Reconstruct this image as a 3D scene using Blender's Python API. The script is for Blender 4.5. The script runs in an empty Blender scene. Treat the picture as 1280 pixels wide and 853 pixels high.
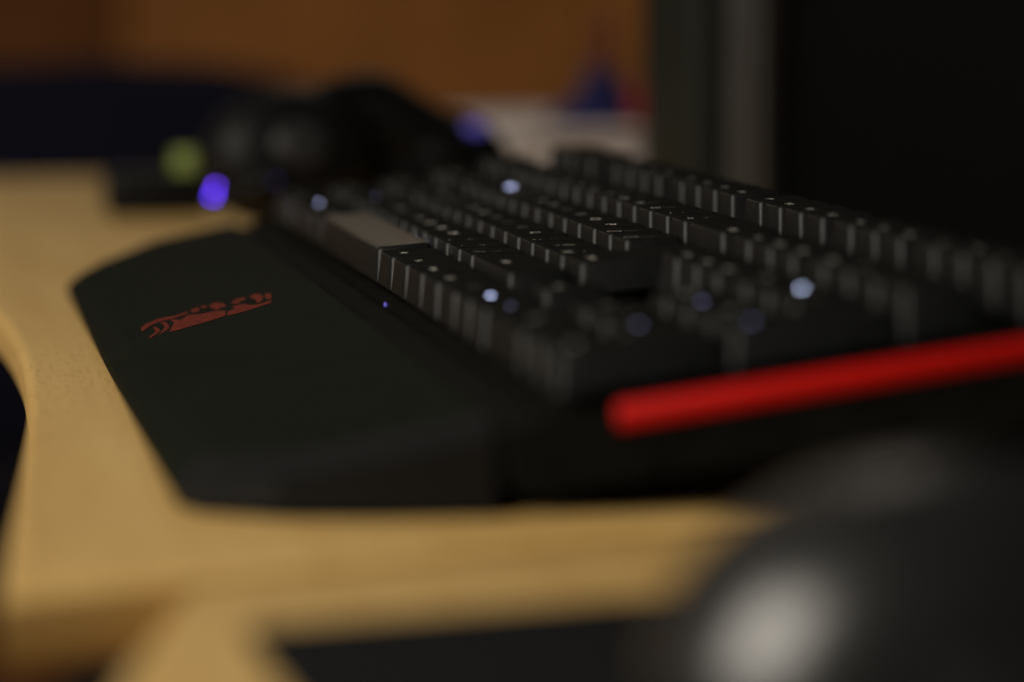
import bpy, bmesh, math, random
from mathutils import Vector, Matrix
random.seed(7)
MM = 0.001
DESK_Z = 0.74                       # desk top above the floor
Z0 = 24.0                           # keyboard frame origin above the desk, mm

# ------------------------------------------------------------------ camera, world, lamps, exposure
S = bpy.context.scene
COL = S.collection
CAM = Vector((1015.0, -130.0, 86.0))            # mm, keyboard frame
YAW, PITCH, FPX = math.radians(11.65), math.radians(7.04), 3655.0
FW = Vector((-math.cos(YAW)*math.cos(PITCH), math.sin(YAW)*math.cos(PITCH), -math.sin(PITCH)))
RT = FW.cross(Vector((0, 0, 1))).normalized()
UP = RT.cross(FW)
def W(x, y, z):                                  # mm keyboard frame -> metres world
    return Vector((x*MM, y*MM, (z + Z0)*MM + DESK_Z))
cd = bpy.data.cameras.new('camera'); cam = bpy.data.objects.new('camera', cd); COL.objects.link(cam)
cd.sensor_width = 22.3; cd.lens = FPX/1280*22.3
cd.clip_start = 0.02; cd.clip_end = 30
cam.location = W(*CAM)
cam.rotation_euler = FW.to_track_quat('-Z', 'Y').to_euler()
cd.dof.use_dof = True; cd.dof.focus_distance = 0.822; cd.dof.aperture_fstop = cd.lens/24.0
S.camera = cam

world = bpy.data.worlds.new('World'); S.world = world; world.use_nodes = True
bg = world.node_tree.nodes['Background']; bg.inputs[0].default_value = (0.54, 0.53, 0.53, 1); bg.inputs[1].default_value = 0.045

def area_lamp(name, loc, target, sx, sy, power, col):
    ld = bpy.data.lights.new(name, 'AREA'); ld.shape = 'RECTANGLE'; ld.size = sx; ld.size_y = sy
    ld.energy = power; ld.color = col
    o = bpy.data.objects.new(name, ld); COL.objects.link(o); o.location = loc
    o.rotation_euler = (Vector(target) - Vector(loc)).to_track_quat('-Z', 'Y').to_euler()
    return o
area_lamp('window_light', (0.95, -1.28, 1.66), (0.45, 0, 0.75), 1.1, 1.1, 34, (1.0, 0.92, 0.80))

area_lamp('added_fill_far', (-2.0, 0.9, 2.6), (-2.0, 0.9, 0.0), 0.2, 1.2, 5, (1.0, 0.88, 0.74))  # added unseen fill, brightens the plaster that the spacebar top reflects

S.view_settings.view_transform = 'Standard'; S.view_settings.look = 'None'
S.view_settings.exposure = 0; S.view_settings.gamma = 1; S.view_settings.use_curve_mapping = False
S.render.engine = 'CYCLES'
S.cycles.use_denoising = True
S.cycles.max_bounces = 8

# ------------------------------------------------------------------ helpers
def px(x, y, D):                                  # photo pixel at depth D mm -> mm keyboard frame
    return CAM + D*(FW + RT*((x-640)/FPX) + UP*((426.5-y)/FPX))
def px_plane(x, y, p0, n):
    d = FW + RT*((x-640)/FPX) + UP*((426.5-y)/FPX)
    return CAM + d*((p0-CAM).dot(n)/d.dot(n))

def mat(name, base, rough=0.5, spec=0.5, var=0.0, vscale=60, bump=0.0, bscale=900, metal=0.0, coat=0.0, emit=None, estr=0.0, rvar=0.0, sheen=0.0):
    m = bpy.data.materials.new(name); m.use_nodes = True
    nt = m.node_tree; b = nt.nodes['Principled BSDF']
    b.inputs['Base Color'].default_value = (*base, 1)
    b.inputs['Roughness'].default_value = rough
    b.inputs['Specular IOR Level'].default_value = spec
    b.inputs['Metallic'].default_value = metal
    b.inputs['Coat Weight'].default_value = coat
    b.inputs['Sheen Weight'].default_value = sheen
    tc = nt.nodes.new('ShaderNodeTexCoord')
    if var or rvar:
        n = nt.nodes.new('ShaderNodeTexNoise'); n.inputs['Scale'].default_value = vscale; n.inputs['Detail'].default_value = 6
        nt.links.new(tc.outputs['Object'], n.inputs['Vector'])
        if var:
            r = nt.nodes.new('ShaderNodeValToRGB')
            r.color_ramp.elements[0].position = 0.3; r.color_ramp.elements[1].position = 0.7
            r.color_ramp.elements[0].color = (*[c*(1-var) for c in base], 1)
            r.color_ramp.elements[1].color = (*[min(1, c*(1+var)) for c in base], 1)
            nt.links.new(n.outputs['Fac'], r.inputs['Fac']); nt.links.new(r.outputs['Color'], b.inputs['Base Color'])
        if rvar:
            mr = nt.nodes.new('ShaderNodeMapRange'); mr.inputs['To Min'].default_value = rough-rvar; mr.inputs['To Max'].default_value = rough+rvar
            nt.links.new(n.outputs['Fac'], mr.inputs['Value']); nt.links.new(mr.outputs['Result'], b.inputs['Roughness'])
    if bump:
        n2 = nt.nodes.new('ShaderNodeTexNoise'); n2.inputs['Scale'].default_value = bscale; n2.inputs['Detail'].default_value = 3
        nt.links.new(tc.outputs['Object'], n2.inputs['Vector'])
        bp = nt.nodes.new('ShaderNodeBump'); bp.inputs['Strength'].default_value = bump; bp.inputs['Distance'].default_value = 0.0004
        nt.links.new(n2.outputs['Fac'], bp.inputs['Height']); nt.links.new(bp.outputs['Normal'], b.inputs['Normal'])
    if emit:
        b.inputs['Emission Color'].default_value = (*emit, 1); b.inputs['Emission Strength'].default_value = estr
    return m

def wood(name, dark, light, rough, rot=0.0, scale=1.0, fleck=0.5, spec=0.5):
    m = bpy.data.materials.new(name); m.use_nodes = True
    nt = m.node_tree; b = nt.nodes['Principled BSDF']
    b.inputs['Roughness'].default_value = rough; b.inputs['Specular IOR Level'].default_value = spec
    tc = nt.nodes.new('ShaderNodeTexCoord'); mp = nt.nodes.new('ShaderNodeMapping')
    mp.inputs['Rotation'].default_value = (0, 0, rot); mp.inputs['Scale'].default_value = (3*scale, 40*scale, 40*scale)
    nt.links.new(tc.outputs['Object'], mp.inputs['Vector'])
    n = nt.nodes.new('ShaderNodeTexNoise'); n.inputs['Scale'].default_value = 1.2; n.inputs['Detail'].default_value = 8; n.inputs['Distortion'].default_value = 0.6
    nt.links.new(mp.outputs['Vector'], n.inputs['Vector'])
    r = nt.nodes.new('ShaderNodeValToRGB'); r.color_ramp.elements[0].position = 0.3; r.color_ramp.elements[1].position = 0.72
    r.color_ramp.elements[0].color = (*dark, 1); r.color_ramp.elements[1].color = (*light, 1)
    nt.links.new(n.outputs['Fac'], r.inputs['Fac'])
    mp2 = nt.nodes.new('ShaderNodeMapping'); mp2.inputs['Rotation'].default_value = (0, 0, rot); mp2.inputs['Scale'].default_value = (110*scale, 700*scale, 700*scale)
    nt.links.new(tc.outputs['Object'], mp2.inputs['Vector'])
    n2 = nt.nodes.new('ShaderNodeTexNoise'); n2.inputs['Scale'].default_value = 1.0; n2.inputs['Detail'].default_value = 2
    nt.links.new(mp2.outputs['Vector'], n2.inputs['Vector'])
    r2 = nt.nodes.new('ShaderNodeValToRGB'); r2.color_ramp.elements[0].position = 0.33; r2.color_ramp.elements[1].position = 0.5
    r2.color_ramp.elements[0].color = (0.72, 0.66, 0.6, 1); r2.color_ramp.elements[1].color = (1, 1, 1, 1)
    nt.links.new(n2.outputs['Fac'], r2.inputs['Fac'])
    mx = nt.nodes.new('ShaderNodeMix'); mx.data_type = 'RGBA'; mx.blend_type = 'MULTIPLY'; mx.inputs['Factor'].default_value = fleck
    nt.links.new(r.outputs['Color'], mx.inputs['A']); nt.links.new(r2.outputs['Color'], mx.inputs['B'])
    nt.links.new(mx.outputs['Result'], b.inputs['Base Color'])
    bp = nt.nodes.new('ShaderNodeBump'); bp.inputs['Strength'].default_value = 0.12; bp.inputs['Distance'].default_value = 0.0003
    nt.links.new(n2.outputs['Fac'], bp.inputs['Height']); nt.links.new(bp.outputs['Normal'], b.inputs['Normal'])
    return m

M = {
 'desk': wood('beech_laminate', (0.49, 0.305, 0.098), (0.59, 0.395, 0.142), 0.42, rot=math.radians(4), fleck=0.5, spec=0.3),
 'desk_side': wood('beech_edge', (0.44, 0.25, 0.09), (0.54, 0.33, 0.13), 0.45, rot=math.radians(-16)),
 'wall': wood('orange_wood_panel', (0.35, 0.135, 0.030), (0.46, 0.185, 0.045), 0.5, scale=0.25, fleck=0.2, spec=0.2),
 'wall_shade_tint': wood('wood_panel_shade_tint', (0.16, 0.053, 0.009), (0.21, 0.072, 0.013), 0.55, scale=0.25, fleck=0.2, spec=0.2),  # same panel wood, light falloff to the left put into its colour
 'floor': wood('brown_floor', (0.22, 0.10, 0.045), (0.30, 0.14, 0.06), 0.5, scale=0.6),
 'key': mat('black_keycap_plastic', (0.0074, 0.0079, 0.0078), 0.36, 0.24, var=0.15, vscale=300, bump=0.2, bscale=5000, rvar=0.05),
 'keytop': mat('textured_keytop', (0.0062, 0.0062, 0.0054), 0.85, 0.04, var=0.15, vscale=300, bump=0.3, bscale=5000),
 'space': mat('worn_glossy_keycap', (0.011, 0.0108, 0.0095), 0.24, 0.32, var=0.15, vscale=120, rvar=0.05),
 'chassis': mat('black_chassis_plastic', (0.008, 0.008, 0.007), 0.75, 0.02, var=0.2, vscale=150, bump=0.2, bscale=3000),
 'palm': mat('rubberised_black', (0.0076, 0.0091, 0.0066), 0.7, 0.03, var=0.14, vscale=45, bump=0.3, bscale=4000, rvar=0.06),
 'palm_edge': mat('satin_black_edge', (0.0085, 0.0088, 0.0090), 0.55, 0.14, var=0.12, vscale=60),
 'red': mat('red_trim_plastic', (0.46, 0.006, 0.0045), 0.5, 0.12, var=0.06),
 'logo': mat('red_print', (0.115, 0.018, 0.011), 0.6, 0.05, var=0.35, vscale=500),
 'legend': mat('grey_white_legend', (0.80, 0.78, 0.72), 0.45, 0.5, var=0.1),
 'legend_dim': mat('smoky_legend', (0.16, 0.155, 0.14), 0.45, 0.5, var=0.1),
 'lit': mat('lit_legend', (0.5, 0.5, 0.6), 0.5, emit=(0.55, 0.62, 1.0), estr=9.0),
 'lit_soft': mat('lit_legend_soft', (0.4, 0.4, 0.5), 0.5, emit=(0.45, 0.47, 1.0), estr=1.1),
 'lit_strong': mat('lit_legend_strong', (0.5, 0.5, 0.6), 0.5, emit=(0.6, 0.7, 1.0), estr=24.0),
 'led_white': mat('led_white', (0.6, 0.6, 0.6), 0.4, emit=(0.75, 0.8, 1.0), estr=9.0),
 'led_purple': mat('led_purple', (0.3, 0.2, 0.7), 0.4, emit=(0.19, 0.06, 1.0), estr=42.0),
 'led_blue': mat('led_blue', (0.1, 0.1, 0.5), 0.4, emit=(0.09, 0.03, 1.0), estr=9.0),
 'led_faint': mat('led_faint', (0.1, 0.1, 0.5), 0.4, emit=(0.16, 0.06, 1.0), estr=0.11),
 'black': mat('matte_black_plastic', (0.005, 0.005, 0.005), 0.45, 0.15, var=0.15, bump=0.15, bscale=2500),
 'black_soft': mat('black_leatherette', (0.006, 0.006, 0.006), 0.6, 0.15, var=0.2, bump=0.5, bscale=1500),
 'mouse': mat('mouse_shell', (0.011, 0.0108, 0.0106), 0.31, 0.75, var=0.1, rvar=0.04),
 'rubber': mat('mouse_rubber', (0.02, 0.02, 0.02), 0.7, 0.3, bump=0.3, bscale=3000),
 'pad': mat('mousepad_cloth', (0.009, 0.009, 0.0095), 0.9, 0.05, var=0.25, vscale=900, bump=0.6, bscale=2500),
 'chair': mat('navy_chair_fabric', (0.0065, 0.0067, 0.015), 0.9, 0.1, var=0.25, vscale=300, bump=0.6, bscale=800),
 'metal': mat('dark_metal', (0.10, 0.10, 0.10), 0.35, 0.5, metal=0.9),
 'paper': mat('white_paper', (0.58, 0.52, 0.50), 0.85, 0.2, var=0.06, vscale=20),
 'pouch_blue': mat('blue_foil', (0.009, 0.010, 0.065), 0.4, 0.5, var=0.2),
 'pouch_red': mat('red_foil', (0.22, 0.02, 0.015), 0.35, 0.5, var=0.2),
 'pen': mat('dark_red_pen', (0.10, 0.02, 0.012), 0.5, 0.2),
 'green': mat('yellow_green_plastic', (0.19, 0.24, 0.035), 0.45, 0.5),
 'tower': mat('charcoal_case', (0.016, 0.018, 0.0145), 0.55, 0.15, var=0.12, bump=0.2),
 'trim': mat('grey_case_trim', (0.062, 0.059, 0.057), 0.4, 0.3, var=0.1),
 'badge': mat('cup_badge_plastic', (0.02, 0.02, 0.02), 0.5, 0.3),
 'screen': mat('dark_screen', (0.003, 0.003, 0.003), 0.5, 0.03),
 'bezel': mat('monitor_bezel', (0.004, 0.0035, 0.0035), 0.5, 0.05, var=0.1),
}

def link(name, me, m, parent=None):
    o = bpy.data.objects.new(name, me); COL.objects.link(o)
    if m is not None and not me.materials: me.materials.append(m)
    if parent is not None: o.parent = parent
    return o
def mesh(name, verts, faces, smooth=False, angle=35):
    me = bpy.data.meshes.new(name); me.from_pydata([tuple(v) for v in verts], [], faces); me.update()
    bm = bmesh.new(); bm.from_mesh(me); bmesh.ops.recalc_face_normals(bm, faces=bm.faces); bm.to_mesh(me); bm.free()
    if smooth:
        for p in me.polygons: p.use_smooth = True
        me.set_sharp_from_angle(angle=math.radians(angle))
    return me
def empty(name, loc, label, cat, group=None):
    o = bpy.data.objects.new(name, None); COL.objects.link(o); o.location = loc; o.empty_display_size = 0.02
    tag(o, label, cat, group); return o
def tag(o, label, cat, group=None):
    o['label'] = label; o['category'] = cat
    if group: o['group'] = group
    return o
def box(name, x0, x1, y0, y1, z0, z1, m, parent=None, bev=0.0, seg=2):   # metres, in the parent's frame
    bm = bmesh.new(); bmesh.ops.create_cube(bm, size=1)
    for v in bm.verts:
        v.co = Vector(((x0+x1)/2 + v.co.x*(x1-x0), (y0+y1)/2 + v.co.y*(y1-y0), (z0+z1)/2 + v.co.z*(z1-z0)))
    if bev: bmesh.ops.bevel(bm, geom=bm.edges[:], offset=bev, segments=seg, affect='EDGES', profile=0.5)
    me = bpy.data.meshes.new(name); bm.to_mesh(me); bm.free()
    if bev:
        for p in me.polygons: p.use_smooth = True
        me.set_sharp_from_angle(angle=math.radians(40))
    return link(name, me, m, parent)
def prism(name, pts, z0, z1, m, parent=None, bev=0.0, seg=3):            # plan polygon (metres) extruded, edges rounded
    bm = bmesh.new()
    f = bm.faces.new([bm.verts.new((p[0], p[1], z0)) for p in pts])
    r = bmesh.ops.extrude_face_region(bm, geom=[f])
    for v in [g for g in r['geom'] if isinstance(g, bmesh.types.BMVert)]: v.co.z = z1
    bmesh.ops.recalc_face_normals(bm, faces=bm.faces)
    if bev:
        es = [e for e in bm.edges if abs(e.verts[0].co.z-e.verts[1].co.z) < 1e-9]
        bmesh.ops.bevel(bm, geom=es, offset=bev, segments=seg, affect='EDGES', profile=0.5)
    me = bpy.data.meshes.new(name); bm.to_mesh(me); bm.free()
    for p in me.polygons: p.use_smooth = True
    me.set_sharp_from_angle(angle=math.radians(40))
    return link(name, me, m, parent)
def tube(name, pts, radii, m, parent=None, n=12, sx=1.0):
    pts = [Vector(p) for p in pts]; vs = []; fs = []
    if not hasattr(radii, '__len__'): radii = [radii]*len(pts)
    for i, p in enumerate(pts):
        t = (pts[min(i+1, len(pts)-1)] - pts[max(i-1, 0)]).normalized()
        a = t.cross(Vector((0, 0, 1)))
        a = a.normalized() if a.length > 1e-4 else Vector((1, 0, 0))
        b = a.cross(t)
        for k in range(n):
            q = 2*math.pi*k/n; vs.append(p + (a*math.cos(q)*sx + b*math.sin(q))*radii[i])
    for i in range(len(pts)-1):
        for k in range(n):
            fs.append((i*n+k, i*n+(k+1) % n, (i+1)*n+(k+1) % n, (i+1)*n+k))
    fs.append(tuple(range(n))); fs.append(tuple(range((len(pts)-1)*n, len(pts)*n)))
    return link(name, mesh(name, vs, fs, True, 50), m, parent)
def lathe(name, prof, m, parent=None, n=32, sx=1.0, sy=1.0):                # (r, z) profile about z
    vs = []; fs = []
    for r, z in prof:
        for k in range(n):
            q = 2*math.pi*k/n; vs.append((r*math.cos(q)*sx, r*math.sin(q)*sy, z))
    for i in range(len(prof)-1):
        for k in range(n): fs.append((i*n+k, i*n+(k+1) % n, (i+1)*n+(k+1) % n, (i+1)*n+k))
    fs.append(tuple(range(n))); fs.append(tuple(range((len(prof)-1)*n, len(prof)*n)))
    return link(name, mesh(name, vs, fs, True, 45), m, parent)

# ------------------------------------------------------------------ setting: floor and wooden wall
f = box('floor', -3.0, 2.2, -2.6, 2.2, -0.05, 0.0, M['floor']); f['kind'] = 'structure'
w = box('wall_back', -2.75, -2.65, -2.6, 2.2, 0.0, 2.7, None); w['kind'] = 'structure'
w.data.materials.append(mat('wall_core', (0.3, 0.14, 0.05), 0.6))
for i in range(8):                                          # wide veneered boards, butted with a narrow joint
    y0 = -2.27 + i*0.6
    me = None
    b = box('panel', -2.65, -2.632, y0+0.002, y0+0.597, 0.0, 1.02, M['wall_shade_tint'] if i < 4 else M['wall'], w, bev=0.002, seg=1)  # left boards carry painted shade, the rest the plain wood

up_ = box('plaster', -2.65, -2.64, -2.6, 2.2, 1.05, 2.7, mat('cream_plaster', (0.78, 0.72, 0.62), 0.8, 0.2, var=0.04), w)
box('dado_rail', -2.65, -2.615, -2.6, 2.2, 1.022, 1.048, M['wall'], w, bev=0.004)
# ------------------------------------------------------------------ desks
def catmull(ps, n=8):
    out = []
    P = [Vector(p) for p in ps]
    for i in range(len(P)-1):
        p0, p1, p2, p3 = P[max(i-1, 0)], P[i], P[i+1], P[min(i+2, len(P)-1)]
        for k in range(n):
            t = k/n
            out.append(0.5*((2*p1) + (p2-p0)*t + (2*p0-5*p1+4*p2-p3)*t*t + (3*p1-p0-3*p2+p3)*t**3))
    out.append(P[-1]); return out
JD = Vector((-43, 144)).normalized()                        # direction of the joint between the two desks
J0 = Vector((491, -116.5))
desk = empty('desk', W(0, 100, -Z0-740), 'beech desk with a curved front edge, keyboard standing on it', 'desk')
def d2(p): return ((p[0])*MM, (p[1]-100)*MM)
front = catmull([(-655, -420), (-420, -300), (-200, -165), (-90, -118), (30, -103.5), (130, -99.3), (230, -100.5), (315, -105), (400, -110.5), (491, -116.5)])
Jb = J0 + JD*760
plan = [d2(p) for p in front] + [d2(Jb), d2((-655, Jb.y))]
prism('tabletop', plan, 0.725, 0.74, M['desk'], desk, bev=0.0035)
for lx, ly in ((-600, -330), (-600, 520), (230, 520), (400, -70)):
    box('leg', lx*MM-0.02, lx*MM+0.02, (ly-100)*MM-0.02, (ly-100)*MM+0.02, 0.0, 0.725, M['metal'], desk, bev=0.002)
desk2 = empty('side_desk', W(800, 100, -Z0-740), 'beech side desk butted against the curved desk, mouse pad lying on it', 'desk')
def d3(p): return ((p[0]-800)*MM, (p[1]-100)*MM)
NJ = Vector((JD.y, -JD.x))
Jc = J0 + JD*36 + NJ*1.6
plan2 = [d3(Jc), d3((506, -88)), d3((538, -96.5)), d3((600, -108)), d3((700, -122)), d3((1250, -150)), d3((1250, 600)), d3(J0+JD*750+NJ*1.6)]
prism('tabletop', plan2[::-1], 0.7235, 0.7385, M['desk'], desk2, bev=0.0035)
for lx, ly in ((1200, -110), (1200, 550), (520, 550), (640, -70)):
    box('leg', (lx-800)*MM-0.02, (lx-800)*MM+0.02, (ly-100)*MM-0.02, (ly-100)*MM+0.02, 0.0, 0.7235, M['metal'], desk2, bev=0.002)

# ------------------------------------------------------------------ keyboard
U = 19.05
TILT = math.radians(7.31)
kb = empty('keyboard', W(0, 0, -Z0), 'black gaming keyboard with red side stripe, palm rest and lit keys', 'keyboard')
def KP(x, y, z):                                             # keyboard frame (tilted) mm -> local metres of kb
    return Vector((x, y*math.cos(TILT)-z*math.sin(TILT), y*math.sin(TILT)+z*math.cos(TILT)+Z0))*MM
ROT = Matrix.Rotation(TILT, 4, 'X')
def kplace(o, x, y, z=0): o.location = KP(x, y, z); o.rotation_euler = (TILT, 0, 0)

# chassis: tray with a side wall, profile in (y, z) keyboard-frame mm, extruded along x
XL, XR = -62.0, 435.0
prof = [(-13, -3.6), (-4, -3.2), (-1.5, -4.0), (126, -4.0), (128, 0.5), (142, 0.5), (146, -4), (146, -16), (138, -24), (-9, -19.4), (-13, -16)]
vs = []; fs = []
for x in (XL, XR):
    vs += [KP(x, y, z) for y, z in prof]
n = len(prof)
for i in range(n): fs.append((i, (i+1) % n, n+(i+1) % n, n+i))
fs += [tuple(range(n)), tuple(range(n, 2*n))]
me = mesh('chassis', vs, fs)
bm = bmesh.new(); bm.from_mesh(me)
bmesh.ops.bevel(bm, geom=bm.edges[:], offset=0.0008, segments=2, affect='EDGES', profile=0.5); bm.to_mesh(me); bm.free()
link('chassis', me, M['chassis'], kb)
# right and left side rails, red stripe on each
for sx, x0, x1 in ((1, XR, XR+2.5), (-1, XL-2.5, XL)):
    vs = []
    pr_ = [(-6, -2.4), (140, -0.6), (144, -3), (144, -13), (136, -21), (2, -17.5), (-6, -12)]
    for x in (x0, x1): vs += [KP(x, y, z) for y, z in pr_]
    k = len(pr_); fs = [(i, (i+1) % k, k+(i+1) % k, k+i) for i in range(k)] + [tuple(range(k)), tuple(range(k, 2*k))]
    me = mesh('side_rail', vs, fs)
    link('side_rail', me, M['chassis'], kb)
    xs = x1 if sx > 0 else x0
    # half-round bar
    vs = []; fs = []; ns = 10
    for y in (10.5, 11.3, 138, 139):
        rr = 0.6 if y in (10.5, 139) else 1.0
        for q in range(ns+1):
            a = math.pi*q/ns
            vs.append(KP(xs + sx*(0.05+1.9*math.sin(a)*rr), y, -4.3 + 2.7*math.cos(a)*rr))
    m_ = ns+1
    for i in range(3):
        for q in range(ns): fs.append((i*m_+q, i*m_+q+1, (i+1)*m_+q+1, (i+1)*m_+q))
        fs.append((i*m_, (i+1)*m_, (i+1)*m_+ns, i*m_+ns))
    fs += [tuple(range(m_)), tuple(range(3*m_, 4*m_))]
    link('side_stripe', mesh('side_stripe', vs, fs, True, 50), M['red'], kb)
for x in (-30, 400):                                          # flip-out feet hold the back up
    p = KP(x, 126, -22)
    box('flip_foot', p.x-0.014, p.x+0.014, p.y-0.004, p.y+0.004, 0.0003, p.z+0.003, M['black'], kb, bev=0.001)

# palm rest: plan outline with chamfered corners, sloping top
PY0, PZ0, PY1, PZ1 = -77.0, -15.2, -13.8, -2.9
pn = Vector((0, -(PZ1-PZ0)/(PY1-PY0), 1)); pp = Vector((0, PY0, PZ0))
outl = [(-64, -13.8), (-62, -44), (-30, -68), (-6, -77), (409, -77), (417, -73.5), (427, -58), (431.5, -40), (434, -13.8)]
def ptop(y): return PZ0 + (PZ1-PZ0)*(y-PY0)/(PY1-PY0)
ctr = Vector((186, -44))
def inset(p, d):
    v = Vector(p); x, y = v
    x = x + d if x < 186 else x - d
    if y < -14: y = y + d*(0.9 if y < -60 else 0.3)
    return (x, y)
rings = []
rings.append([(x, y, -Z0+0.4) for x, y in [inset(p, 0.8) for p in outl]])
rings.append([(x, y, -Z0+1.6) for x, y in outl])
rings.append([(x, y, max(-Z0+4.2, ptop(y)-3.8)) for x, y in outl])
rings.append([(x, y, ptop(y)-0.5) for x, y in [inset(p, 5.0) for p in outl]])
rings.append([(x, y, ptop(y)) for x, y in [inset(p, 7.0) for p in outl]])
vs = []; fs = []; n = len(outl)
for r in rings: vs += [Vector((x, y, z+Z0))*MM for x, y, z in r]
for i in range(len(rings)-1):
    for k in range(n): fs.append((i*n+k, i*n+(k+1) % n, (i+1)*n+(k+1) % n, (i+1)*n+k))
fs += [tuple(range(n)), tuple(range((len(rings)-1)*n, len(rings)*n))]
me = mesh('palm_rest', vs, fs, True, 18)
me.materials.append(M['palm']); me.materials.append(M['palm_edge'])
for p in me.polygons:
    if len(p.vertices) == 4 and min(p.vertices) >= n and p.center.x > 0.40: p.material_index = 1
palm = link('palm_rest', me, M['palm'], kb)
# printed emblem, flat on the palm rest
EM = [
 [(105,385),(150,350),(260,310),(380,290),(480,255),(478,272),(380,308),(270,332),(190,362),(150,387),(120,415),(105,412)],
 [(205,375),(245,390),(260,410),(225,440),(165,478),(180,450),(215,425),(220,405),(200,390)],
 [(255,345),(300,340),(330,365),(325,395),(270,430),(240,450),(275,410),(295,385),(285,365)],
 [(335,320),(420,325),(480,285),(600,275),(700,250),(780,250),(780,290),(640,335),(500,375),(380,410),(330,420),(350,380),(370,345)],
 [(500,245),(540,225),(575,230),(560,260),(510,265)],
 [(575,215),(610,205),(640,220),(600,232)],
 [(650,205),(690,185),(760,190),(790,215),(740,225),(720,245),(660,225)],
 [(820,190),(850,165),(930,140),(940,160),(900,175),(880,195)],
 [(975,135),(1010,115),(1060,120),(1085,145),(1060,180),(1030,190),(1020,160),(985,150)],
 [(1095,115),(1140,108),(1150,150),(1110,160),(1095,140)],
 [(800,255),(850,235),(830,215),(880,205),(940,195),(960,205),(1040,200),(1150,163),(1145,185),(1000,235),(860,275),(790,290)],
]
vs = []; fs = []
for poly in EM:
    i0 = len(vs)
    for X, Y in poly:
        p = px_plane(160+X/6.4, 350+Y/6.4, pp, pn)
        vs.append(Vector((p.x, p.y, ptop(p.y)+Z0+0.12))*MM)
    fs.append(tuple(range(i0, len(vs))))
link('emblem', mesh('emblem', vs, fs), M['logo'], palm)

# keycaps
ZF = [9.2, 8.8, 8.6, 9.4, 11.0, 11.0]
ZB = [7.9, 7.2, 7.0, 7.8, 9.5, 9.6]
def rrect(hx0, hx1, y0, y1, r, seg=3):
    out = []
    for cx, cy, a0 in ((hx1-r, y1-r, 0), (hx0+r, y1-r, 90), (hx0+r, y0+r, 180), (hx1-r, y0+r, 270)):
        for k in range(seg+1):
            a = math.radians(a0 + 90*k/seg); out.append((cx + r*math.cos(a), cy + r*math.sin(a)))
    return out
CACHE = {}
INX, INF, INB = 2.9, 2.4, 1.4
def dish(row, w, d, x, y, convex):
    t = (y-INF)/(d-INF-INB); z = ZF[row] + (ZB[row]-ZF[row])*min(1.2, max(-0.2, t))
    if convex: return z + 0.7*t + 0.55*(1-((y-d/2)/(d/2))**2)
    hx = (w/2-INX); hy = (d-INF-INB)/2; yc = INF+hy
    ex = max(0, abs(x-w/2)-max(0, hx-6.5))/6.5
    q = min(1, ex*ex*0.8 + ((y-yc)/hy)**2*0.35)
    return z - 0.34*(1-q)
def keymesh(w, d, row, convex=False):
    key = (round(w, 2), round(d, 2), row, convex)
    if key in CACHE: return CACHE[key]
    g = 0.45
    rings = [
      ([(x, y) for x, y in rrect(g, w-g, g, d-g, 0.9)], None, 0.0),
      ([(x, y) for x, y in rrect(INX-0.25, w-INX+0.25, INF-0.25, d-INB+0.25, 1.5)], 'z', -0.8),
      ([(x, y) for x, y in rrect(INX+0.05, w-INX-0.05, INF+0.05, d-INB-0.05, 1.5)], 'z', -0.22),
      ([(x, y) for x, y in rrect(INX+0.45, w-INX-0.45, INF+0.45, d-INB-0.45, 1.4)], 'd', 0.0),
      ([(x, y) for x, y in rrect(INX+2.2, w-INX-2.2, INF+2.6, d-INB-2.6, 1.2)], 'd', 0.0),
      ([(x, y) for x, y in rrect(INX+4.0, w-INX-4.0, INF+5.0, d-INB-5.0, 0.8)], 'd', 0.0)]
    vs = []; fs = []
    for pts, mode, dz in rings:
        for x, y in pts:
            if mode is None: z = dz
            elif mode == 'z':
                t = (y-INF)/(d-INF-INB); z = ZF[row] + (ZB[row]-ZF[row])*t + dz + (0.7*t if convex else 0)
            else: z = dish(row, w, d, x, y, convex)
            vs.append(Vector((x, y, z))*MM)
    n = len(rings[0][0])
    for i in range(len(rings)-1):
        for k in range(n): fs.append((i*n+k, i*n+(k+1) % n, (i+1)*n+(k+1) % n, (i+1)*n+k))
    fs += [tuple(range(n)), tuple(range((len(rings)-1)*n, len(rings)*n))]
    me = mesh('keycap', vs, fs, True, 50)
    if True:
        me.materials.append(M['key']); me.materials.append(M['space'] if convex else M['keytop'])
        for p in me.polygons:
            if min(p.vertices) >= 2*n: p.material_index = 1
    CACHE[key] = me; return me
TXT = {}
def textmesh(s, size):
    if (s, size) in TXT: return TXT[(s, size)]
    c = bpy.data.curves.new('legend', 'FONT'); c.body = s; c.size = size*MM*1.35; c.align_x = 'CENTER'; c.align_y = 'CENTER'; c.resolution_u = 2
    o = bpy.data.objects.new('legend_tmp', c); COL.objects.link(o)
    dg = bpy.context.evaluated_depsgraph_get(); dg.update()
    me = bpy.data.meshes.new_from_object(o.evaluated_get(dg))
    co = [v.co.copy() for v in me.vertices]
    bpy.data.objects.remove(o); TXT[(s, size)] = (co, [tuple(p.vertices) for p in me.polygons]); bpy.data.meshes.remove(me)
    return TXT[(s, size)]
def legend(cap, s, lx, ly, size, w, d, row, m, convex=False):
    if s == 'LED':
        co = [Vector((1.0*math.cos(a*0.524)*MM, 0.8*math.sin(a*0.524)*MM, 0)) for a in range(12)]; pol = [tuple(range(12))]
    else: co, pol = textmesh(s, size)
    vs = []
    for v in co:
        x, y = lx + v.x/MM, ly + v.y/MM
        vs.append(Vector((x, y, dish(row, w, d, x, y, convex)+0.13))*MM)
    me = bpy.data.meshes.new('legend'); me.from_pydata(vs, [], pol)
    link('legend', me, m, cap)
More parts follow.
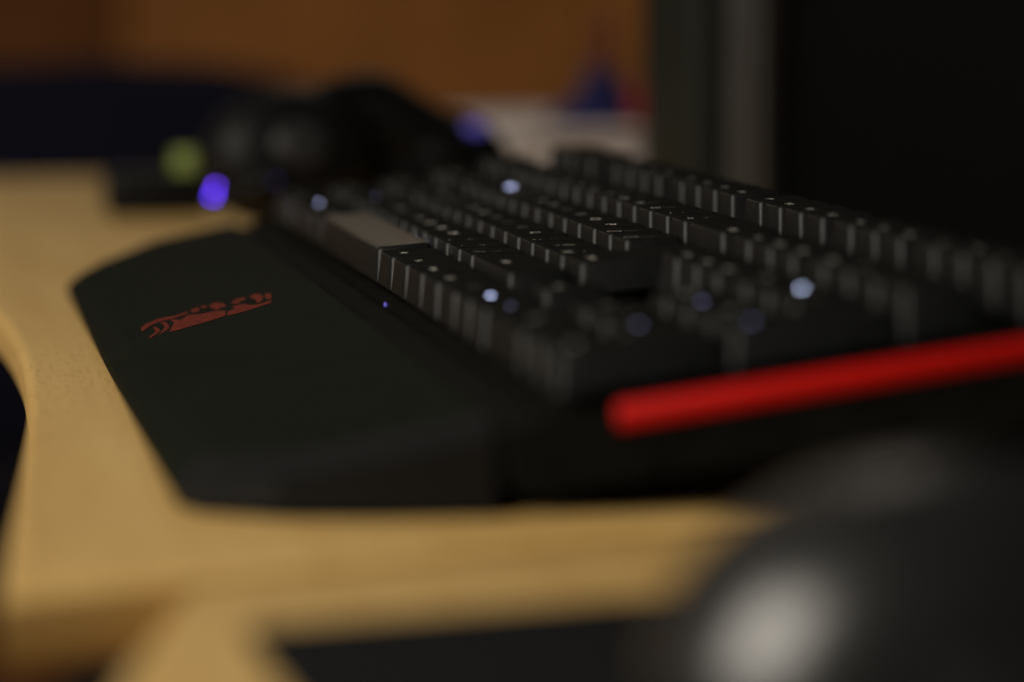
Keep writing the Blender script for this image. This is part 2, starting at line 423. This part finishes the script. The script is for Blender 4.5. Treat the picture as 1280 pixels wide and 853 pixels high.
def keycap(u0, row, wu, leg=None, v=None, du=1.0, lit=None, litm=None, zrow=None):
    v = row if v is None else v
    zr = row if zrow is None else zrow
    w, d = wu*U, du*U
    conv = leg == ' '
    me = keymesh(w, d, zr, conv)
    if not me.materials: me.materials.append(M['key'])
    o = bpy.data.objects.new('spacebar' if conv else 'keycap', me); COL.objects.link(o); o.parent = kb
    kplace(o, u0*U, v*U)
    if conv: o['label'] = 'long shiny spacebar with rounded top'
    if lit:
        legend(o, lit[0], lit[1]*U, lit[2]*U, 3.4, w, d, zr, litm); return o
    if leg and not conv:
        if isinstance(leg, tuple):
            legend(o, leg[0], w/2-0.4, 6.0, 3.3, w, d, zr, M['legend'])
            legend(o, leg[1], w/2-0.4, 10.6, 2.9, w, d, zr, M['legend_dim'])
        else:
            sz = 3.4 if len(leg) == 1 else 2.3
            if len(leg) == 1: legend(o, leg, w/2-2.4, 9.6, sz, w, d, zr, M['legend'] if random.random() < 0.45 else M['legend_dim'])
            else: legend(o, leg, w/2 if wu < 2 else (w-9 if leg in ('Back', 'Enter') else w/2-6), 7.5, sz, w, d, zr, M['legend'])
    return o
F_V = 5.43
# function row
for u, s in [(0, 'Esc')] + [(2+i, f'F{i+1}') for i in range(4)] + [(6.5+i, f'F{i+5}') for i in range(4)] + [(11+i, f'F{i+9}') for i in range(4)] + [(15.25, 'Prt'), (16.25, 'Scr'), (17.25, 'Brk')]:
    keycap(u, 5, 1, s, v=F_V)
for i, s in enumerate(('<<', '>', '>>', 'M')): keycap(18.5+i, 5, 1, s, v=F_V)
# number row
u = 0
for s in [('`', '~'), ('1', '!'), ('2', '"'), ('3', '#'), ('4', '$'), ('5', '%'), ('6', '^'), ('7', '&'), ('8', '*'), ('9', '('), ('0', ')'), ('-', '_'), ('=', '+')]:
    keycap(u, 4, 1, s); u += 1
keycap(13, 4, 2, 'Back')
# QWERTY row
keycap(0, 3, 1.5, 'Tab')
u = 1.5
for s in 'QWERTYUIOP':
    if s == 'W': keycap(u, 3, 1, lit=('W', 0.35, 0.62), litm=M['lit'])
    else: keycap(u, 3, 1, s)
    u += 1
for s in (('[', '{'), (']', '}')): keycap(u, 3, 1, s); u += 1
# home row and tall ISO return key
keycap(0, 2, 1.75, 'Caps'); u = 1.75
for s in 'ASDFGHJKL': keycap(u, 2, 1, s); u += 1
for s in ((';', ':'), ("'", '@'), ('#', '~')): keycap(u, 2, 1, s); u += 1
keycap(13.75, 2, 1.25, 'Enter', du=2.0, zrow=2)
# bottom letter row
keycap(0, 1, 1.25, lit=('LED', 0.55, 0.58), litm=M['lit_soft']); keycap(1.25, 1, 1, ('\\', '|')); u = 2.25
for s in 'ZXCVBNM': keycap(u, 1, 1, s); u += 1
for s in ((',', '<'), ('.', '>'), ('/', '?')): keycap(u, 1, 1, s); u += 1
keycap(12.25, 1, 2.75, 'Shift')
# space row
keycap(0, 0, 1.25, lit=('LED', 0.72, 0.5), litm=M['lit']); keycap(1.25, 0, 1.25, 'Win'); keycap(2.5, 0, 1.25, 'Alt')
keycap(3.75, 0, 6.25, ' ')
for u, s in ((10, 'Alt'), (11.25, 'Fn'), (12.5, 'Menu'), (13.75, 'Ctrl')): keycap(u, 0, 1.25, s)
# navigation block and arrows
for i, s in enumerate(('Ins', 'Hom', 'PgU')): keycap(15.25+i, 4, 1, s)
for i, s in enumerate(('Del', 'End', 'PgD')): keycap(15.25+i, 3, 1, s)
keycap(16.25, 1, 1, 'Up')
keycap(15.25, 0, 1, 'L')
keycap(16.25, 0, 1, lit=('LED', 0.45, 0.5), litm=M['lit']); keycap(17.25, 0, 1, lit=('LED', 0.7, 0.5), litm=M['lit_soft'])
# number pad
for i, s in enumerate(('Num', '/', '*', '-')): keycap(18.5+i, 4, 1, s)
keycap(18.5, 3, 1, '7'); keycap(19.5, 3, 1, lit=('LED', 0.72, 0.58), litm=M['lit_strong']); keycap(20.5, 3, 1, '9')
keycap(18.5, 2, 1, '4'); keycap(19.5, 2, 1, lit=('LED', 0.35, 0.45), litm=M['lit_soft']); keycap(20.5, 2, 1, '6')
keycap(18.5, 1, 1, '1'); keycap(19.5, 1, 1, '2'); keycap(20.5, 1, 1, lit=('LED', 0.5, 0.38), litm=M['lit_soft'])
keycap(18.5, 0, 2, '0'); keycap(20.5, 0, 1, '.')
keycap(21.5, 2, 1, lit=('LED', 0.55, 0.42), litm=M['lit_soft'], du=2.0); keycap(21.5, 0, 1, 'Ent', du=2.0)
# macro keys down the left end
for c in (-2.6, -1.6):
    for r_ in range(5): keycap(c, r_, 1, f'G{int(r_*2+(c>-2)+1)}')
    keycap(c, 5, 1, 'M1' if c < -2 else 'M2', v=F_V)
# little white LEDs glimpsed in the gaps
def led(u, v, z, m, r=0.7):
    o = lathe('led', [(0.1*r*MM, 0.0), (r*MM, 0.0001), (r*MM, 0.0006), (0.6*r*MM, 0.0011), (0.1*r*MM, 0.0013)], m, kb, n=10)
    kplace(o, u*U, v*U, z)
led(6.6, 1.0, 4.9, M['led_white'], 0.55)
led(12.0, -0.18, -2.4, M['led_faint'], 0.6)

# ------------------------------------------------------------------ mouse pad and mouse
pad = [(530, -76), (521, -9), (512, 130), (800, 150), (800, -66), (564, -75)]
po = empty('mouse_pad', W(660, 20, -Z0-1.5), 'black cloth mouse pad lying on the side desk under the mouse', 'mouse pad')
prism('cloth_sheet', [((x-660)*MM, (y-20)*MM) for x, y in pad][::-1], 0.0002, 0.0028, M['pad'], po, bev=0.0008, seg=2)
PADTOP = 1.4
mx, my0, L, HW, HH = 602.0, -25.0, 122.0, 32.0, 37.0
mo = empty('computer_mouse', W(mx, my0+L/2, -Z0+PADTOP), 'black glossy computer mouse with rounded back standing on the mouse pad', 'mouse')
def mouse_pt(s, a, grow=0.0):                                  # s along length 0 rear..1 front, a 0..pi across the top
    hgt = HH*(math.sin(math.pi*min(1, (s*0.80+0.0)**0.62))**0.62 if s > 0 else 0)
    hgt = HH*max(0.02, (1-abs((s-0.42)/0.42)**2.3)**0.55) if s < 0.42 else HH*(1-0.62*((s-0.42)/0.58)**1.7)
    wid = HW*max(0.05, (1-abs((s-0.36)/0.36)**2.6)**0.5) if s < 0.36 else HW*(1 - 0.10*math.sin((s-0.36)/0.64*math.pi) - 0.08*((s-0.36)/0.64)**3)
    ca, sa = math.cos(a), math.sin(a)
    x = (wid+grow)*math.copysign(abs(ca)**0.9, ca); z = (hgt+grow)*abs(sa)**0.95
    return Vector((x, (s-0.5)*L, z+0.6))*MM
def mouse_patch(name, s0, s1, a0, a1, ns, na, grow, m, thick=0.9):
    vs = []; fs = []
    for layer in (grow, grow-thick):
        for i in range(ns+1):
            for k in range(na+1):
                vs.append(mouse_pt(s0+(s1-s0)*i/ns, a0+(a1-a0)*k/na, layer))
    c = na+1; o_ = (ns+1)*c
    for i in range(ns):
        for k in range(na):
            q = (i*c+k, i*c+k+1, (i+1)*c+k+1, (i+1)*c+k); fs.append(q); fs.append(tuple(j+o_ for j in q[::-1]))
    for i in range(ns):
        for k in (0, na): fs.append((i*c+k, (i+1)*c+k, (i+1)*c+k+o_, i*c+k+o_))
    for k in range(na):
        for i in (0, ns): fs.append((i*c+k, i*c+k+1, i*c+k+1+o_, i*c+k+o_))
    return link(name, mesh(name, vs, fs, True, 60), m, mo)
ns, na = 40, 28; vs = []; fs = []
for i in range(ns+1):
    s = (i/ns)**1.3
    for k in range(na+1): vs.append(mouse_pt(s, math.pi*k/na))
c = na+1
for i in range(ns):
    for k in range(na): fs.append((i*c+k, i*c+k+1, (i+1)*c+k+1, (i+1)*c+k))
    fs.append((i*c, (i+1)*c, (i+1)*c+na, i*c+na))
fs += [tuple(range(c)), tuple(range(ns*c, (ns+1)*c))]
link('shell', mesh('shell', vs, fs, True, 60), M['mouse'], mo)
mouse_patch('button', 0.58, 0.985, math.radians(30), math.radians(84), 12, 10, 0.7, M['mouse'])
mouse_patch('button', 0.58, 0.985, math.radians(96), math.radians(150), 12, 10, 0.7, M['mouse'])
mouse_patch('side_grip', 0.28, 0.80, math.radians(3), math.radians(18), 12, 6, 0.6, M['rubber'])
mouse_patch('side_grip', 0.28, 0.80, math.radians(162), math.radians(177), 12, 6, 0.6, M['rubber'])
wz = mouse_pt(0.78, math.pi/2)
wl = lathe('scroll_wheel', [(0.004, -0.0035), (0.009, -0.0035), (0.0105, -0.002), (0.0105, 0.002), (0.009, 0.0035), (0.004, 0.0035)], M['rubber'], mo, n=24)
wl.location = (0, wz.y, wz.z-0.005); wl.rotation_euler = (0, math.pi/2, 0)
tube('cable', [(0, L/2*MM, 0.006), (0.002, L/2*MM+0.03, 0.004), (0.012, L/2*MM+0.09, 0.0017), (0.0, L/2*MM+0.16, 0.0017)], 0.0016, M['black'], mo, n=8)

# ------------------------------------------------------------------ headset beyond the keyboard
hb = px(420, 262, 1262); hs = empty('headset', W(hb.x, hb.y, -Z0), 'black headset with glowing purple microphone tip lying beyond the keyboard', 'headset')
def HL(x, y, D):
    return W(*px(x, y, D)) - hs.location
def cup(cx, cy, D, rx, ry, rz, tilt, ring):
    q = empty_part = None
    base = HL(cx, cy, D)
    rot = Matrix.Rotation(math.radians(rz), 4, 'Z') @ Matrix.Rotation(math.radians(tilt), 4, 'Y')
    def put(o):
        o.location = base; o.rotation_euler = rot.to_euler(); return o
    sh = put(lathe('ear_cup', [(0.001, 0.016), (rx*0.45, 0.0155), (rx*0.8, 0.012), (rx*0.97, 0.005), (rx, -0.003), (rx*0.96, -0.008), (0.001, -0.008)], M['black'], hs, sy=ry/rx))
    cu = put(lathe('ear_cushion', [(rx*0.55, -0.0085), (rx*0.9, -0.0085), (rx*1.0, -0.013), (rx*0.98, -0.021), (rx*0.8, -0.025), (rx*0.55, -0.022), (rx*0.5, -0.014)], M['black_soft'], hs, sy=ry/rx))
    cap = put(lathe('cup_badge', [(0.001, 0.0185), (rx*0.3, 0.018), (rx*0.34, 0.0165), (rx*0.30, 0.0150)], M['badge'] if ring else M['black'], hs, sy=ry/rx, n=24))
    return sh
cup(365, 190, 1255, 0.029, 0.038, 8, 74, True)
cup(545, 205, 1300, 0.026, 0.036, 14, 66, False)
def band(name, pts, wdt, th, m):
    P = catmull([Vector(p) for p in pts], 6); vs = []; fs = []
    for i, p in enumerate(P):
        t = (P[min(i+1, len(P)-1)]-P[max(i-1, 0)]).normalized()
        a = Vector((1, 0.15, 0.1)); a = (a - t*a.dot(t)).normalized(); b = t.cross(a)
        for ca, cb in ((-1, -.6), (-.8, -1), (.8, -1), (1, -.6), (1, .6), (.8, 1), (-.8, 1), (-1, .6)):
            vs.append(p + a*ca*wdt/2 + b*cb*th/2)
    n = 8
    for i in range(len(P)-1):
        for k in range(n): fs.append((i*n+k, i*n+(k+1) % n, (i+1)*n+(k+1) % n, (i+1)*n+k))
    fs += [tuple(range(n)), tuple(range((len(P)-1)*n, len(P)*n))]
    return link(name, mesh(name, vs, fs, True, 50), m, hs)
band('headband', [HL(335, 170, 1262), HL(390, 128, 1270), HL(452, 110, 1285), HL(505, 134, 1300), HL(560, 168, 1310), HL(612, 196, 1320)], 0.034, 0.012, M['black'])
band('headband_pad', [HL(400, 158, 1272), HL(450, 146, 1283), HL(495, 168, 1292), HL(535, 195, 1302)], 0.034, 0.026, M['black_soft'])
tube('microphone_boom', [HL(350, 215, 1235), HL(325, 232, 1232), HL(300, 240, 1236), HL(276, 240, 1245)], [0.003, 0.0026, 0.0026, 0.0034], M['black'], hs)
def lamp_dot(x, y, D, r, m):
    o = lathe('light', [(0.1*r, -r), (0.75*r, -0.7*r), (r, 0), (0.75*r, 0.7*r), (0.1*r, r)], m, hs, n=12)
    o.location = HL(x, y, D); return o
lamp_dot(273, 236, 1247, 0.0017, M['led_purple'])
lamp_dot(266, 245, 1244, 0.0013, M['led_blue'])
lamp_dot(600, 160, 1296, 0.003, M['led_faint'])
lamp_dot(588, 160, 1296, 0.003, M['led_faint'])
lamp_dot(345, 226, 1218, 0.0008, M['led_faint'])

# ------------------------------------------------------------------ small black control box with a green knob
cb = empty('control_box', W(-372, -18, -Z0), 'small flat black control box with yellow-green knob beside the headset', 'control box')
box('housing', -0.022, 0.016, -0.022, 0.026, 0.0, 0.020, M['black'], cb, bev=0.004, seg=3)
k_ = lathe('knob', [(0.0078, 0.0), (0.0078, 0.0075), (0.007, 0.0095), (0.001, 0.0098)], M['green'], cb, n=24); k_.location = (-0.004, 0.018, 0.020)
tube('cable', [(0.0, 0.025, 0.008), (0.01, 0.06, 0.003), (0.05, 0.10, 0.0022), (0.02, 0.18, 0.0022)], 0.002, M['black'], cb, n=8)

# ------------------------------------------------------------------ papers, pouch, pen
pa = empty('paper_stack', W(-640, 235, -Z0), 'uneven stack of white paper between headset and computer tower', 'paper')
z = 0.0003
for i in range(9):
    a = random.uniform(-0.10, 0.10); t = random.uniform(0.0022, 0.0045)
    o = box('sheaf', -0.105, 0.105, -0.055, 0.060, 0.0, t, M['paper'], pa, bev=0.0004, seg=1)
    o.location = (random.uniform(-0.01, 0.01), random.uniform(-0.008, 0.008), z); o.rotation_euler = (0, 0, a); z += t+0.0001
PZ = z
pc = px(748, 128, 1610)
pu = empty('snack_pouch', W(pc.x, pc.y, -Z0) + Vector((0, 0, PZ)), 'crumpled blue and red foil pouch lying on the stack of white paper', 'pouch')
def crumple(name, y0, y1, h0, h1, dep, m):
    vs = []; fs = []; nx, ny = 8, 12
    for top in (1, 0):
        for i in range(nx+1):
            for j in range(ny+1):
                uu, vv = i/nx, j/ny
                e = (1-abs(2*uu-1)**2.5)
                h = (h0+(h1-h0)*vv)*e*(0.8+0.2*math.sin(7*uu+5*vv))*(1+random.uniform(-0.12, 0.12)) if top else 0
                vs.append(((uu-0.5)*dep, y0+(y1-y0)*vv, 0.0004 + max(0, h)))
    c = ny+1; o_ = (nx+1)*c
    for i in range(nx):
        for j in range(ny):
            q = (i*c+j, i*c+j+1, (i+1)*c+j+1, (i+1)*c+j); fs.append(q); fs.append(tuple(t+o_ for t in q[::-1]))
    for j in range(ny):
        for i in (0, nx): fs.append((i*c+j, i*c+j+1, i*c+j+1+o_, i*c+j+o_))
    for i in range(nx):
        for j in (0, ny): fs.append((i*c+j, (i+1)*c+j, (i+1)*c+j+o_, i*c+j+o_))
    return link(name, mesh(name, vs, fs, True, 30), m, pu)
crumple('pouch_body', -0.024, 0.0, 0.008, 0.040, 0.05, M['pouch_blue'])
crumple('pouch_middle', 0.0004, 0.012, 0.040, 0.028, 0.05, M['pouch_blue'])
crumple('pouch_end', 0.0124, 0.036, 0.030, 0.024, 0.05, M['pouch_red'])
pq = px(757, 90, 1660)
pe = empty('marker_pen', W(pq.x, pq.y, -Z0) + Vector((0, 0, PZ)), 'dark red marker pen standing upright behind the pouch', 'pen')
tube('barrel', [(0, 0, 0.0003), (0, 0, 0.038)], 0.0042, M['pen'], pe)
tube('cap', [(0, 0, 0.0384), (0, 0, 0.056), (0, 0, 0.058)], [0.0048, 0.0048, 0.003], M['pen'], pe)

# ------------------------------------------------------------------ computer tower and monitor
tw = empty('computer_tower', W(-290, 236, -Z0), 'slim charcoal computer tower with pale grey trim strip standing behind the monitor', 'computer')
box('case', -0.098, -0.003, 0.0025, 0.30, 0.006, 0.36, M['tower'], tw, bev=0.003)
box('front_bezel', -0.10, 0.0, -0.012, 0.002, 0.004, 0.365, M['tower'], tw, bev=0.004, seg=3)
box('trim_strip', -0.0028, 0.0015, 0.004, 0.024, 0.008, 0.355, M['trim'], tw, bev=0.0015)
for yy in (0.03, 0.26): box('foot', -0.085, -0.015, yy, yy+0.02, 0.0002, 0.0058, M['black'], tw)
mn = empty('monitor', W(276, 178, -Z0), 'wide black monitor with dark screen standing behind the keyboard', 'monitor')
box('back_shell', -0.268, 0.268, 0.006, 0.040, 0.016, 0.352, M['bezel'], mn, bev=0.006, seg=3)
for nm, a in (('bezel', (-0.272, 0.272, -0.006, 0.0055, 0.011, 0.030)), ('bezel', (-0.272, 0.272, -0.006, 0.0055, 0.340, 0.356)), ('bezel', (-0.272, -0.256, -0.006, 0.0055, 0.0302, 0.3398)), ('bezel', (0.256, 0.272, -0.006, 0.0055, 0.0302, 0.3398))):
    box(nm, *a, M['bezel'], mn, bev=0.002)
box('screen', -0.2558, 0.2558, -0.001, 0.005, 0.0303, 0.3397, M['screen'], mn)
box('stand_neck', -0.035, 0.035, 0.042, 0.060, 0.0098, 0.20, M['bezel'], mn, bev=0.003)
box('stand_base', -0.12, 0.12, 0.015, 0.19, 0.0003, 0.0096, M['bezel'], mn, bev=0.003)

# ------------------------------------------------------------------ chair beyond the desk
cc = px(120, 75, 2060)
ch = empty('office_chair', Vector((cc.x*MM, cc.y*MM, 0)), 'dark navy office chair with rounded backrest beyond the far desk end', 'chair')
ztop = DESK_Z + (cc.z + Z0)*MM
zb = ztop - 0.275; hw = 0.205
vs = []; fs = []; N = 28
for xx, sc in ((0.0, 0.96), (0.010, 1.0), (0.045, 1.0), (0.055, 0.96)):
    for k in range(N):
        a = 2*math.pi*k/N; cx_, sz_ = math.cos(a), math.sin(a)
        e = 0.62
        y = hw*sc*math.copysign(abs(cx_)**e, cx_); zz = (ztop-zb)/2*sc*math.copysign(abs(sz_)**(e*1.15), sz_)
        vs.append((xx-0.05*(abs(y)/hw)**2*-1, y, (ztop+zb)/2 + zz))
for i in range(3):
    for k in range(N): fs.append((i*N+k, i*N+(k+1) % N, (i+1)*N+(k+1) % N, (i+1)*N+k))
fs += [tuple(range(N)), tuple(range(3*N, 4*N))]
link('backrest', mesh('backrest', vs, fs, True, 40), M['chair'], ch)
box('seat', -0.44, 0.02, -0.22, 0.22, 0.40, 0.455, M['chair'], ch, bev=0.02, seg=3)
box('back_support', 0.052, 0.066, -0.03, 0.03, 0.36, zb+0.10, M['metal'], ch, bev=0.003)
box('seat_plate', -0.30, 0.066, -0.03, 0.03, 0.345, 0.358, M['metal'], ch, bev=0.002)
tube('gas_column', [(-0.2, 0, 0.06), (-0.2, 0, 0.344)], 0.025, M['metal'], ch, n=16)
for k in range(5):
    a = 2*math.pi*k/5+0.3
    tube('base_arm', [(-0.2+0.03*math.cos(a), 0.03*math.sin(a), 0.085), (-0.2+0.28*math.cos(a), 0.28*math.sin(a), 0.062)], [0.02, 0.014], M['black'], ch, n=10)
    cst = lathe('caster', [(0.004, -0.012), (0.024, -0.012), (0.026, -0.008), (0.026, 0.008), (0.024, 0.012), (0.004, 0.012)], M['black'], ch, n=16)
    cst.location = (-0.2+0.285*math.cos(a), 0.285*math.sin(a), 0.0265); cst.rotation_euler = (math.pi/2, 0, a)
